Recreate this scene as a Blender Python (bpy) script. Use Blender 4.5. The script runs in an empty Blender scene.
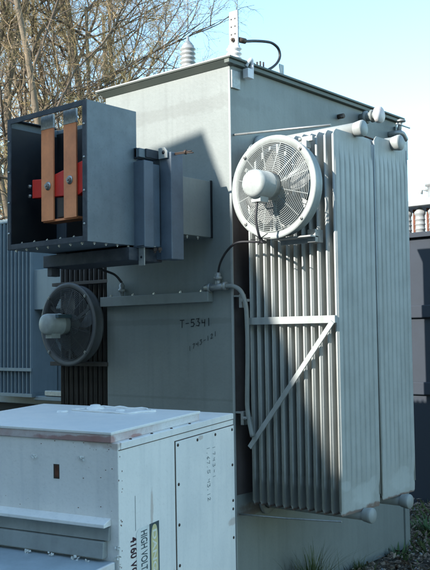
import bpy, bmesh, math, random
from mathutils import Vector, Matrix
PI = math.pi
rnd = random.Random(7)
C = bpy.context.scene.collection
sc = bpy.context.scene

# ------------------------------------------------------------------ materials
def nodes(name):
    m = bpy.data.materials.new(name); m.use_nodes = True
    nt = m.node_tree; b = nt.nodes['Principled BSDF']
    return m, nt, b

def paint(name, base, rough=0.5, dirt=None, dscale=3.0, damount=0.35, bump=0.15, bscale=40, metallic=0.0,
          streak=0.0, fine=0.12, chalk=None):
    """weathered paint: large blotches, vertical streaks and fine speckle of dirt, soft bump"""
    m, nt, b = nodes(name); N = nt.nodes; L = nt.links
    tc = N.new('ShaderNodeTexCoord')
    n1 = N.new('ShaderNodeTexNoise'); n1.inputs['Scale'].default_value = dscale; n1.inputs['Detail'].default_value = 8; n1.inputs['Roughness'].default_value = .65
    L.new(tc.outputs['Object'], n1.inputs['Vector'])
    r1 = N.new('ShaderNodeValToRGB'); r1.color_ramp.elements[0].position = .42; r1.color_ramp.elements[1].position = .72
    L.new(n1.outputs['Fac'], r1.inputs['Fac'])
    mp = N.new('ShaderNodeMapping'); mp.inputs['Scale'].default_value = (14, 14, .7)
    L.new(tc.outputs['Object'], mp.inputs['Vector'])
    n2 = N.new('ShaderNodeTexNoise'); n2.inputs['Scale'].default_value = 1.6; n2.inputs['Detail'].default_value = 6
    L.new(mp.outputs['Vector'], n2.inputs['Vector'])
    r2 = N.new('ShaderNodeValToRGB'); r2.color_ramp.elements[0].position = .5; r2.color_ramp.elements[1].position = .8
    L.new(n2.outputs['Fac'], r2.inputs['Fac'])
    n3 = N.new('ShaderNodeTexNoise'); n3.inputs['Scale'].default_value = 90; n3.inputs['Detail'].default_value = 4
    L.new(tc.outputs['Object'], n3.inputs['Vector'])
    r3 = N.new('ShaderNodeValToRGB'); r3.color_ramp.elements[0].position = .55; r3.color_ramp.elements[1].position = .75
    L.new(n3.outputs['Fac'], r3.inputs['Fac'])
    d = dirt or [c * .55 for c in base]
    col = None
    prev = None
    def mix(fac_out, k, colour, prev):
        mm = N.new('ShaderNodeMath'); mm.operation = 'MULTIPLY'; mm.inputs[1].default_value = k
        L.new(fac_out, mm.inputs[0])
        x = N.new('ShaderNodeMixRGB'); L.new(mm.outputs[0], x.inputs['Fac'])
        if prev is None: x.inputs['Color1'].default_value = (*base, 1)
        else: L.new(prev, x.inputs['Color1'])
        x.inputs['Color2'].default_value = (*colour, 1)
        return x.outputs['Color']
    prev = mix(r1.outputs['Color'], damount, d, None)
    if streak: prev = mix(r2.outputs['Color'], streak, d, prev)
    prev = mix(r3.outputs['Color'], fine, [c * .4 for c in base], prev)
    if chalk: 
        n4 = N.new('ShaderNodeTexNoise'); n4.inputs['Scale'].default_value = dscale * 2.3; n4.inputs['Detail'].default_value = 7
        mp4 = N.new('ShaderNodeMapping'); mp4.inputs['Location'].default_value = (3.1, 7.7, 1.3); L.new(tc.outputs['Object'], mp4.inputs['Vector']); L.new(mp4.outputs['Vector'], n4.inputs['Vector'])
        r4 = N.new('ShaderNodeValToRGB'); r4.color_ramp.elements[0].position = .52; r4.color_ramp.elements[1].position = .7
        L.new(n4.outputs['Fac'], r4.inputs['Fac'])
        prev = mix(r4.outputs['Color'], .6, chalk, prev)
    L.new(prev, b.inputs['Base Color'])
    rr = N.new('ShaderNodeMapRange'); rr.inputs['To Min'].default_value = max(.05, rough - .12); rr.inputs['To Max'].default_value = min(1, rough + .18)
    L.new(n1.outputs['Fac'], rr.inputs['Value']); L.new(rr.outputs['Result'], b.inputs['Roughness'])
    b.inputs['Metallic'].default_value = metallic
    if bump:
        nb = N.new('ShaderNodeTexNoise'); nb.inputs['Scale'].default_value = bscale; nb.inputs['Detail'].default_value = 3
        L.new(tc.outputs['Object'], nb.inputs['Vector'])
        ad = N.new('ShaderNodeMath'); ad.operation = 'ADD'; 
        nl = N.new('ShaderNodeTexNoise'); nl.inputs['Scale'].default_value = 2.2; nl.inputs['Detail'].default_value = 1
        L.new(tc.outputs['Object'], nl.inputs['Vector'])
        ml = N.new('ShaderNodeMath'); ml.operation = 'MULTIPLY'; ml.inputs[1].default_value = 6.0; L.new(nl.outputs['Fac'], ml.inputs[0])
        L.new(nb.outputs['Fac'], ad.inputs[0]); L.new(ml.outputs[0], ad.inputs[1])
        bp = N.new('ShaderNodeBump'); bp.inputs['Strength'].default_value = bump; bp.inputs['Distance'].default_value = .004
        L.new(ad.outputs[0], bp.inputs['Height']); L.new(bp.outputs['Normal'], b.inputs['Normal'])
    return m

M = {}
M['tank'] = paint('tank_grey_paint', (.235, .26, .25), .5, dirt=(.15, .165, .16), dscale=1.6, damount=.55, streak=.35, fine=.2, bump=.3)
M['cover'] = paint('cover_paint', (.10, .12, .105), .5, dirt=(.16, .165, .14), damount=.4)
M['rad'] = paint('radiator_paint', (.34, .365, .36), .5, dirt=(.2, .21, .195), dscale=4, damount=.4, streak=.45, chalk=None)
def stain(m, colour, terms, amount):
    """patch of another colour of its own shape: terms = list of (y, z, ry, rz) ellipses in object space"""
    nt = m.node_tree; N = nt.nodes; L = nt.links; b = N['Principled BSDF']
    src = b.inputs['Base Color'].links[0].from_socket
    tc = N.new('ShaderNodeTexCoord'); sx = N.new('ShaderNodeSeparateXYZ'); L.new(tc.outputs['Object'], sx.inputs[0])
    no = N.new('ShaderNodeTexNoise'); no.inputs['Scale'].default_value = 18; no.inputs['Detail'].default_value = 6; L.new(tc.outputs['Object'], no.inputs['Vector'])
    def ma(op, a, b_=None):
        q = N.new('ShaderNodeMath'); q.operation = op
        for i, t in enumerate((a, b_)):
            if t is None: continue
            if isinstance(t, (int, float)): q.inputs[i].default_value = t
            else: L.new(t, q.inputs[i])
        return q.outputs[0]
    tot = None
    for y, z, ry, rz in terms:
        dy = ma('DIVIDE', ma('SUBTRACT', sx.outputs['Y'], y), ry); dz = ma('DIVIDE', ma('SUBTRACT', sx.outputs['Z'], z), rz)
        d = ma('SQRT', ma('ADD', ma('MULTIPLY', dy, dy), ma('MULTIPLY', dz, dz)))
        f = ma('SUBTRACT', ma('ADD', 1.15, ma('MULTIPLY', ma('SUBTRACT', no.outputs['Fac'], .5), 1.6)), d)
        c = ma('MINIMUM', ma('MAXIMUM', ma('MULTIPLY', f, 2.5), 0), 1)
        tot = c if tot is None else ma('MAXIMUM', tot, c)
    x = N.new('ShaderNodeMixRGB'); L.new(ma('MULTIPLY', tot, amount), x.inputs['Fac']); L.new(src, x.inputs['Color1']); x.inputs['Color2'].default_value = (*colour, 1)
    L.new(x.outputs['Color'], b.inputs['Base Color'])
M['panel'] = paint('radiator_panel_paint', (.41, .43, .415), .5, dirt=(.26, .27, .25), dscale=4, damount=.5, streak=.6, bump=.05)
stain(M['panel'], (.58, .62, .61), [(.31, .76, .13, .07), (.76, .79, .13, .075), (.10, .83, .05, .03), (.40, .80, .05, .05)], .3)
stain(M['panel'], (.14, .06, .035), [(.3, .66, .5, .022), (.8, .68, .5, .02)], .75)
stain(M['tank'], (.15, .16, .15), [(0, 1.80, 3, .02), (0, 1.3, 2, .008), (-.2, 3.2, .6, .05)], .35)
stain(M['tank'], (.12, .055, .035), [(.55, .63, .5, .035), (1.3, .66, .3, .03), (.25, .60, .25, .02), (1.62, 3.28, .03, .05)], .5)
M['radface'] = M['rad']
M['shadebrown'] = paint('shade_darkened_brown_paint', (.075, .065, .058), .65, dirt=(.04, .03, .025), dscale=5, damount=.6, streak=.6)  # brownish fins, base colour lowered further to stand in for deep shade
M['brownsheet'] = paint('dark_brown_paint', (.085, .07, .07), .8, dirt=(.05, .035, .03), dscale=3, damount=.7, streak=.5)
M['bluerad'] = paint('blue_grey_radiator_paint', (.19, .235, .265), .5, dirt=(.11, .14, .16), dscale=3, streak=.4)
M['bluetank'] = paint('blue_grey_tank_paint', (.17, .215, .235), .5, dirt=(.11, .135, .15), dscale=1.5, streak=.3)
M['encl'] = paint('enclosure_blue_grey', (.155, .19, .215), .45, dirt=(.10, .125, .145), dscale=5, damount=.75, streak=.3, fine=.3, metallic=.1)
M['duct'] = paint('duct_blue_grey', (.115, .15, .19), .42, dirt=(.07, .09, .115), dscale=6, damount=.7, streak=.4, fine=.25)
M['encl_dark'] = paint('enclosure_frame_dark', (.022, .03, .045), .55, dirt=(.12, .13, .14), dscale=14, damount=.5)
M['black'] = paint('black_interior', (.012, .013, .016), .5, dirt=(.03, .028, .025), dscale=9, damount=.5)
M['white'] = paint('white_cabinet_paint', (.89, .87, .84), .42, dirt=(.66, .67, .67), dscale=2.2, damount=.6, streak=.5, fine=.14, bump=.35)
M['whitelid'] = paint('white_lid_paint', (.90, .88, .85), .36, dirt=(.66, .69, .70), dscale=5, damount=.55, fine=.15, bump=.3)
M['rust'] = paint('rust', (.16, .055, .03), .85, dirt=(.05, .02, .012), dscale=20, damount=.8, bump=.5)
M['rustlip'] = paint('rust_stained_edge', (.72, .70, .69), .6, dirt=(.42, .22, .20), dscale=3, damount=.9, fine=.3, bump=.3)
M['greyband'] = paint('bare_grey_flange', (.36, .385, .38), .45, dirt=(.2, .215, .21), dscale=7, damount=.6, streak=.3)
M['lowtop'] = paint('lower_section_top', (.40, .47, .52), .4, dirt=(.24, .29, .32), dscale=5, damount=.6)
M['copper'] = paint('copper_bus', (.92, .33, .14), .5, dirt=(.5, .17, .08), dscale=5, damount=.6, streak=.35, metallic=.05, bump=.1)
M['tin'] = paint('tinned_metal', (.50, .50, .48), .5, dirt=(.24, .24, .23), dscale=70, damount=.8, metallic=.4, bump=.3)
M['galv'] = paint('galvanised_steel', (.34, .355, .35), .45, dirt=(.18, .19, .19), dscale=30, damount=.6, metallic=.5, bump=.2)
M['red'] = paint('red_insulator', (.68, .03, .02), .35, dirt=(.4, .015, .012), dscale=6, damount=.5)
M['bolt'] = paint('bolt_steel', (.5, .5, .48), .35, dirt=(.2, .19, .18), dscale=60, metallic=.8, damount=.5)
M['darkbolt'] = paint('dark_bolt', (.07, .05, .04), .6, dscale=60, metallic=.3)
M['fan'] = paint('fan_grey_paint', (.37, .40, .39), .42, dirt=(.20, .21, .20), dscale=9, damount=.6, streak=.3)
M['blade'] = paint('fan_blade', (.20, .21, .21), .35, dirt=(.35, .35, .34), dscale=8, damount=.5, metallic=.2)
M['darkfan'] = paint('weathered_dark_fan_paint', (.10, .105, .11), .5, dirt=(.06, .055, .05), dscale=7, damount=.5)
M['porc'] = paint('white_porcelain', (.72, .72, .73), .2, dirt=(.5, .46, .44), dscale=15, damount=.3, bump=0)
M['greyporc'] = paint('grey_porcelain', (.30, .31, .31), .3, dirt=(.2, .2, .2), dscale=15, damount=.3, bump=0)
M['rubber'] = paint('black_rubber', (.02, .02, .024), .5, dscale=20, bump=0)
M['conduit'] = paint('conduit_grey', (.24, .26, .25), .45, dirt=(.15, .155, .15), dscale=12, bump=.1)
M['ink'] = paint('marker_ink', (.012, .014, .02), .6, dscale=60, bump=0)
M['inkfaint'] = paint('faded_ink', (.16, .19, .21), .7, dscale=60, bump=0)
M['labelwhite'] = paint('label_white', (.80, .82, .80), .35, dirt=(.6, .62, .6), dscale=20, bump=0, fine=.25)
M['labelblack'] = paint('label_black', (.05, .085, .10), .35, dirt=(.09, .13, .15), dscale=30, bump=0)
M['labelyellow'] = paint('label_faded_yellow', (.70, .63, .34), .4, dirt=(.55, .5, .28), dscale=30, bump=0)
M['labelpale'] = paint('label_pale_letters', (.86, .86, .78), .4, dscale=30, bump=0, fine=0)
M['maroon'] = paint('label_dark_maroon', (.05, .02, .035), .4, dscale=30, bump=0)
M['darkwall'] = paint('dark_navy_steel', (.022, .031, .046), .75, dirt=(.03, .034, .04), dscale=2, damount=.5)
M['bark'] = paint('tree_bark', (.15, .115, .08), .9, dirt=(.27, .22, .15), dscale=3, damount=.5, bump=.6, bscale=12)
M['branch'] = paint('branch_bark', (.08, .058, .042), .9, dirt=(.2, .15, .10), dscale=1.5, damount=.7, bump=0)
M['twig'] = paint('twig_bark', (.38, .28, .13), .9, dirt=(.17, .12, .06), dscale=.9, damount=.7, bump=0)
M['twigred'] = paint('reddish_twig_bark', (.37, .26, .15), .9, dirt=(.18, .12, .07), dscale=.9, damount=.7, bump=0)

def leafmat(name, c1, c2, scale=2.0):
    m, nt, b = nodes(name); N = nt.nodes; L = nt.links
    tc = N.new('ShaderNodeTexCoord'); n = N.new('ShaderNodeTexNoise'); n.inputs['Scale'].default_value = scale; n.inputs['Detail'].default_value = 6
    L.new(tc.outputs['Object'], n.inputs['Vector'])
    r = N.new('ShaderNodeValToRGB'); r.color_ramp.elements[0].position = .35; r.color_ramp.elements[1].position = .65
    r.color_ramp.elements[0].color = (*c1, 1); r.color_ramp.elements[1].color = (*c2, 1)
    L.new(n.outputs['Fac'], r.inputs['Fac']); L.new(r.outputs['Color'], b.inputs['Base Color'])
    b.inputs['Roughness'].default_value = .75
    return m
M['buds'] = leafmat('tree_buds', (.28, .20, .09), (.42, .33, .16), 3.5)
M['redbuds'] = leafmat('reddish_buds', (.30, .19, .12), (.40, .29, .20), 3.5)
M['greenbuds'] = leafmat('yellow_green_buds', (.22, .22, .07), (.38, .35, .13), 3.5)
M['grass'] = leafmat('grass_blades', (.045, .085, .025), (.14, .17, .06), 9)
M['weed'] = leafmat('weed_leaves', (.04, .10, .03), (.10, .16, .06), 9)
M['litter'] = leafmat('leaf_litter', (.10, .055, .04), (.36, .30, .23), 40)
M['twiglitter'] = leafmat('fallen_twigs', (.12, .085, .06), (.28, .22, .16), 30)

# ground
def groundmat():
    m, nt, b = nodes('ground_soil'); N = nt.nodes; L = nt.links
    tc = N.new('ShaderNodeTexCoord')
    n = N.new('ShaderNodeTexNoise'); n.inputs['Scale'].default_value = 5; n.inputs['Detail'].default_value = 12; n.inputs['Roughness'].default_value = .7
    L.new(tc.outputs['Object'], n.inputs['Vector'])
    r = N.new('ShaderNodeValToRGB'); e = r.color_ramp.elements
    e[0].position = .35; e[0].color = (.045, .038, .03, 1); e[1].position = .68; e[1].color = (.17, .15, .125, 1)
    e2 = r.color_ramp.elements.new(.5); e2.color = (.09, .075, .058, 1)
    L.new(n.outputs['Fac'], r.inputs['Fac']); L.new(r.outputs['Color'], b.inputs['Base Color']); b.inputs['Roughness'].default_value = .95
    v = N.new('ShaderNodeTexVoronoi'); v.inputs['Scale'].default_value = 45; L.new(tc.outputs['Object'], v.inputs['Vector'])
    bp = N.new('ShaderNodeBump'); bp.inputs['Strength'].default_value = .8; bp.inputs['Distance'].default_value = .02
    L.new(v.outputs['Distance'], bp.inputs['Height']); L.new(bp.outputs['Normal'], b.inputs['Normal'])
    return m
M['ground'] = groundmat()
M['plaster'] = paint('building_render', (.38, .36, .33), .8, dscale=.6)
M['roofsheet'] = paint('roof_sheet', (.2, .21, .22), .5, dscale=.8)
M['winglass'] = paint('window_glass', (.03, .04, .05), .08, dscale=2, bump=0)

# ------------------------------------------------------------------ mesh helpers
def V(*a): return Vector(a)

class MB:
    def __init__(s): s.v = []; s.f = []; s.sm = []; s.marks = []
    def mark(s): s.marks.append((len(s.v), len(s.f))); return s
    def split(s, name, mat, parent=None, bevel=0.0):
        """one object per marked piece"""
        out = []; ms = s.marks + [(len(s.v), len(s.f))]
        for (v0, f0), (v1, f1) in zip(ms[:-1], ms[1:]):
            if f1 == f0: continue
            q = MB(); q.v = s.v[v0:v1]; q.f = [tuple(i - v0 for i in f) for f in s.f[f0:f1]]; q.sm = s.sm[f0:f1]
            out.append(q.build(name, mat, parent, bevel))
        return out
    def add(s, vs, fs, smooth=False):
        o = len(s.v); s.v += [tuple(p) for p in vs]; s.f += [tuple(i + o for i in f) for f in fs]; s.sm += [smooth] * len(fs); return s
    def box(s, lo, hi, Mx=None):
        x0, y0, z0 = lo; x1, y1, z1 = hi
        vs = [V(x, y, z) for z in (z0, z1) for y in (y0, y1) for x in (x0, x1)]
        if Mx is not None: vs = [Mx @ p for p in vs]
        return s.add(vs, [(0, 2, 3, 1), (4, 5, 7, 6), (0, 1, 5, 4), (2, 6, 7, 3), (0, 4, 6, 2), (1, 3, 7, 5)])
    def tube(s, pts, r, n=8, caps=True, smooth=True):
        pts = [Vector(p) for p in pts]; k = len(pts)
        rs = r if isinstance(r, (list, tuple)) else [r] * k
        up = V(0, 0, 1); vs = []; fs = []
        t0 = (pts[1] - pts[0]).normalized()
        a = t0.cross(up)
        if a.length < 1e-3: a = t0.cross(V(1, 0, 0))
        a.normalize()
        for i, p in enumerate(pts):
            t = (pts[min(i + 1, k - 1)] - pts[max(i - 1, 0)])
            if t.length < 1e-9: t = t0
            t.normalize()
            a = (a - t * a.dot(t)); 
            if a.length < 1e-6: a = t.orthogonal()
            a.normalize(); b = t.cross(a)
            for j in range(n):
                w = 2 * PI * j / n
                vs.append(p + (a * math.cos(w) + b * math.sin(w)) * rs[i])
        for i in range(k - 1):
            for j in range(n):
                j2 = (j + 1) % n
                fs.append((i * n + j, i * n + j2, (i + 1) * n + j2, (i + 1) * n + j))
        s.add(vs, fs, smooth)
        if caps:
            o = len(s.v) - len(vs)
            s.f.append(tuple(o + j for j in reversed(range(n)))); s.sm.append(False)
            s.f.append(tuple(o + (k - 1) * n + j for j in range(n))); s.sm.append(False)
        return s
    def lathe(s, origin, axis, prof, n=24, smooth=True):
        """prof: list of (radius, distance along axis)"""
        axis = Vector(axis).normalized(); a = axis.orthogonal().normalized(); b = axis.cross(a); origin = Vector(origin)
        vs = []; fs = []
        for r, h in prof:
            for j in range(n):
                w = 2 * PI * j / n
                vs.append(origin + axis * h + (a * math.cos(w) + b * math.sin(w)) * r)
        for i in range(len(prof) - 1):
            for j in range(n):
                j2 = (j + 1) % n
                fs.append((i * n + j, i * n + j2, (i + 1) * n + j2, (i + 1) * n + j))
        return s.add(vs, fs, smooth)
    def prism(s, poly, ext):
        """closed polygon of 3-D points extruded by vector ext"""
        n = len(poly); ext = Vector(ext); vs = [Vector(p) for p in poly]; vs += [p + ext for p in vs]
        fs = [tuple(range(n)), tuple(reversed(range(n, 2 * n)))]
        fs += [(i, i + n, (i + 1) % n + n, (i + 1) % n) for i in range(n)]
        return s.add(vs, fs)
    def build(s, name, mat, parent=None, bevel=0.0, seg=2):
        me = bpy.data.meshes.new(name); me.from_pydata(s.v, [], s.f)
        me.polygons.foreach_set('use_smooth', s.sm); me.materials.append(M[mat] if isinstance(mat, str) else mat)
        me.update()
        bm = bmesh.new(); bm.from_mesh(me)
        if len(bm.faces) < 60000: bmesh.ops.recalc_face_normals(bm, faces=bm.faces)
        bm.to_mesh(me); bm.free()
        o = bpy.data.objects.new(name, me); C.objects.link(o)
        if parent is not None:
            o.parent = parent
            o.matrix_parent_inverse = abs_matrix(parent).inverted()
        if bevel:
            md = o.modifiers.new('bevel', 'BEVEL'); md.width = bevel; md.segments = seg; md.limit_method = 'ANGLE'; md.angle_limit = math.radians(35)
            md.harden_normals = False
        return o

def abs_matrix(o):
    m = o.matrix_parent_inverse @ o.matrix_basis if o.parent is not None else o.matrix_basis
    return abs_matrix(o.parent) @ m if o.parent is not None else m.copy()

def tag(o, label=None, cat=None, group=None, kind=None):
    if label: o['label'] = label
    if cat: o['category'] = cat
    if group: o['group'] = group
    if kind: o['kind'] = kind
    return o
def empty(name, loc, label=None, cat=None, group=None, rot=None):
    o = bpy.data.objects.new(name, None); C.objects.link(o); o.location = loc
    if rot: o.rotation_euler = rot
    o.empty_display_size = .2
    return tag(o, label, cat, group)
def copy_part(src, parent, off, name=None):
    """copy of a part (mesh shared) and its children, moved by off"""
    c = src.copy(); C.objects.link(c); c.parent = parent
    if parent is src.parent: c.matrix_parent_inverse = src.matrix_parent_inverse.copy()
    else: c.matrix_parent_inverse = Matrix()
    c.location = Vector(src.location) + Vector(off)
    return c

def hexbolt(mb, p, axis, r=.009, h=.008, mk=True):
    axis = Vector(axis).normalized(); a = axis.orthogonal().normalized(); b = axis.cross(a); p = Vector(p)
    if mk: mb.mark()
    ring = [p - axis * .002 + (a * math.cos(PI / 3 * k) + b * math.sin(PI / 3 * k)) * r for k in range(6)]
    mb.prism(ring, axis * (h + .002))
    mb.lathe(p, axis, [(r * .5, 0), (r * .5, h * 1.7), (0.0005, h * 1.7)], 8, False)
def smooth_path(pts, n=6):
    P = [Vector(p) for p in pts]; P = [P[0] * 2 - P[1]] + P + [P[-1] * 2 - P[-2]]; out = []
    for i in range(1, len(P) - 2):
        for k in range(n):
            t = k / n; a, b, c, d = P[i - 1], P[i], P[i + 1], P[i + 2]
            out.append(.5 * ((2 * b) + (c - a) * t + (2 * a - 5 * b + 4 * c - d) * t * t + (3 * b - a - 3 * c + d) * t ** 3))
    out.append(P[-2]); return out

# ------------------------------------------------------------------ ground
g = MB(); 
n = 90
def gc(i):  # graded coordinate: dense near the scene
    t = (i / n) * 2 - 1
    return math.copysign(abs(t) ** 3.2 * 700 + abs(t) * 6, t)
pts = []
for j in range(n + 1):
    for i in range(n + 1):
        x, y = gc(i) , gc(j) + 1.5
        h = .03 * math.sin(x * 2.1 + .7) * math.sin(y * 1.7) + .02 * math.sin(x * 5.3 + y * 4.1)
        if abs(x) + abs(y) > 40: h = 0
        pts.append((x, y, h - .02))
g.add(pts, [(j * (n + 1) + i, j * (n + 1) + i + 1, (j + 1) * (n + 1) + i + 1, (j + 1) * (n + 1) + i) for j in range(n) for i in range(n)], True)
tag(g.build('ground', 'ground'), kind='structure')

# ------------------------------------------------------------------ power transformer
W, D, H = 1.15, 2.16, 3.42
T = empty('power_transformer', (-.575, 1.08, 0), 'tall light grey power transformer with two cooling fans and an open busbar box, marked T-5341', 'transformer')
tank = MB().box((-W, 0, 0), (0, D, H)).build('tank', 'tank', T, .006)
# skirt rail along the bottom, stiffener at the rear corner
MB().prism([(-W - .04, -.044, 3.445), (-W - .0, -.004, 3.412), (-W - .0, .02, 3.412), (-W - .04, .02, 3.445)], (W + .04, 0, 0)).build('flange', 'cover', T)
MB().box((-.01, -.044, 3.42), (.03, D + .03, 3.446)).build('flange', 'cover', T, .003)
MB().box((-W - .045, -.05, 3.447), (.045, D + .05, 3.462)).build('cover', 'cover', T, .004)
cv = MB()
cv.box((-W - .047, -.0535, 3.455), (.047, -.0505, 3.464)); cv.build('cover_edge', 'rad', T)
MB().box((-.003, D - .06, .02), (.016, D + .012, 3.38)).build('corner_strip', 'tank', T, .003)
MB().box((-.012, -.006, .02), (.004, .004, 3.385)).build('corner_weld', 'rad', T, .002)

MB().box((.0005, .004, .72), (.0025, 1.0, 2.70)).build('dark_brown_sheet', 'brownsheet', T)  # thin dark brown sheet on the tank wall behind the radiators
# radiators ----------------------------------------------------
def panel_mesh(y0, y1, zb, zt, ch=.035, nf=8, t0=.003, t1=.0095):
    """one pressed steel radiator panel, normal along x"""
    w = y1 - y0
    rows = [(zb, .012, 0), (zb + .012, .003, .0), (zb + .04, 0, 0), (zb + .12, 0, .0), (zb + .17, 0, .6), (zb + .23, 0, 1)]
    k = 10
    za, zc = zb + .23, zt - .20
    rows += [(za + (zc - za) * i / k, 0, 1) for i in range(1, k)]
    rows += [(zt - .20, 0, 1), (zt - .15, 0, .6), (zt - .11, 0, 0), (zt - ch, 0, 0), (zt - ch * .45, ch * .4, 0), (zt, ch, 0)]
    PR = ((0, .0), (.07, .45), (.17, .92), (.34, 1), (.5, .95), (.66, 1), (.83, .92), (.93, .45))
    ny = nf * 8; mb = MB(); vs = []; fs = []
    for side in (1, -1):
        for z, inset, a in rows:
            for i in range(ny + 1):
                ii = i % 8; u = (i // 8 + PR[ii][0]) / nf; y = y0 + inset + (w - 2 * inset) * u
                e = min(u, 1 - u) * w
                fl = PR[ii][1]
                edge = min(1, e / .012)
                t = t0 + a * t1 * fl
                if e < 1e-6: t = .0015
                if z == zt or z == zb: t = .0015
                vs.append((side * t, y, z))
    m = ny + 1; R_ = len(rows)
    for s_ in (0, 1):
        o = s_ * R_ * m
        for r in range(R_ - 1):
            for i in range(ny):
                q = (o + r * m + i, o + r * m + i + 1, o + (r + 1) * m + i + 1, o + (r + 1) * m + i)
                fs.append(q if s_ == 0 else q[::-1])
    o = R_ * m
    for r in range(R_ - 1):
        fs.append((r * m, (r + 1) * m, o + (r + 1) * m, o + r * m)); fs.append((r * m + ny, o + r * m + ny, o + (r + 1) * m + ny, (r + 1) * m + ny))
    mb.add(vs, fs, True)
    # rolled front bead that gives each fin its bright edge
    mb.tube([(0, y0 + .002, zb + .03), (0, y0 + .002, zt - ch)], .0072, 8)
    mb.tube([(0, y1 - .003, zb + .07), (0, y1 - .003, zt - ch)], .0085, 8)
    mb.lathe((0, y0 + .003, zb + .032), (0, 0, -1), [(.0072, 0), (.0065, .005), (.004, .010), (.0005, .0125)], 8)
    return mb

def radiator(x_first, pitch, count, y0, y1, zb, zt, yh, zh, zl, mat, sgn=1, capend=.05):
    hps = []
    xl = x_first + pitch * (count - 1) * sgn
    x_in = (0 if sgn > 0 else -W)
    for z, r in ((zh, .042), (zl, .034)):
        hp = MB(); hps.append(hp); hp.tube([(x_in, yh, z), (xl + sgn * capend, yh, z)], r, 20)
        hp.lathe((x_in + sgn * .002, yh, z), (sgn, 0, 0), [(.001, .0), (.075, 0), (.075, .02), (.04, .02)], 20)
    rad = hps[0].build('radiator', mat, T); hps[1].build('header_pipe', mat, rad)
    first = panel_mesh(y0, y1, zb, zt).build('radiator_panel', 'panel' if mat == 'rad' else mat, rad)
    first.location.x = x_first
    for k in range(1, count):
        c = copy_part(first, rad, (sgn * pitch * k + (rnd.uniform(-.003, .003) if k < count - 1 else 0), rnd.uniform(-.003, .003) if k < count - 1 else 0, rnd.uniform(-.003, .003) if k < count - 1 else 0)); c.matrix_parent_inverse = first.matrix_parent_inverse.copy()
    for z, r in ((zh, .05), (zl, .045)):
        cp = MB(); xo = xl + sgn * capend
        cp.lathe((xo, yh, z), (sgn, 0, 0), [(r * .86, -.045), (r, -.008), (r, .008), (r * .93, .013), (.001, .0135)], 24)
        cp.build('end_cap', mat, rad)
    return rad
PX0, PITCH, NP = .098, .0567, 12
ra = radiator(PX0, PITCH, NP, .05, .49, .665, 2.905, .30, 2.935, .64, 'rad')
rb = radiator(PX0, PITCH, NP, .515, .935, .69, 2.935, .755, 2.92, .655, 'rad')
rc = radiator(-1.245, .052, 10, .06, .50, .9, 2.80, .28, 2.82, .88, 'shadebrown', -1)

# braces on the fin edges
br = MB()
br.box((.088, .012, 1.768), (.735, .036, 1.812)); 
p0, p1 = V(.723, .0, 1.775), V(.108, .0, 1.02); d = (p1 - p0).normalized(); nrm = V(-d.z, 0, d.x) * .0155
br.prism([p0 + nrm, p0 - nrm, p1 - nrm, p1 + nrm], (0, .010, 0))
br.build('radiator_brace', 'rad', T, .002)
MB().tube([(0.002, .03, 2.972), (.40, .04, 2.945), (.705, .06, 2.925)], .007, 8).build('tie_rod', 'galv', T)
MB().tube([(.0, .03, .602), (.35, .03, .618), (.74, .03, .645)], .005, 8).build('lower_tie_rod', 'galv', T)
cl = MB(); cl.box((.53, .005, 2.84), (.61, .03, 2.872)); cl.box((.55, -.02, 2.80), (.585, .028, 2.842)); cl.tube([(.53, .01, 2.858), (.515, .0, 2.858)], .012, 8); cl.build('pipe_clip', 'fan', T, .003)
ub = MB(); ub.box((.385, -.10, 2.262), (.655, -.02, 2.272)); ub.box((.385, -.02, 2.235), (.655, -.012, 2.272)); ub.box((.60, -.05, 2.235), (.655, .03, 2.31)); ub.build('fan_bracket', 'galv', T, .002)
tb = MB(); tb.box((.39, -.14, 2.845), (.43, .04, 2.857)); tb.box((.39, -.02, 2.80), (.43, -.01, 2.857)); tb.build('fan_bracket', 'galv', T, .002)

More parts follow.
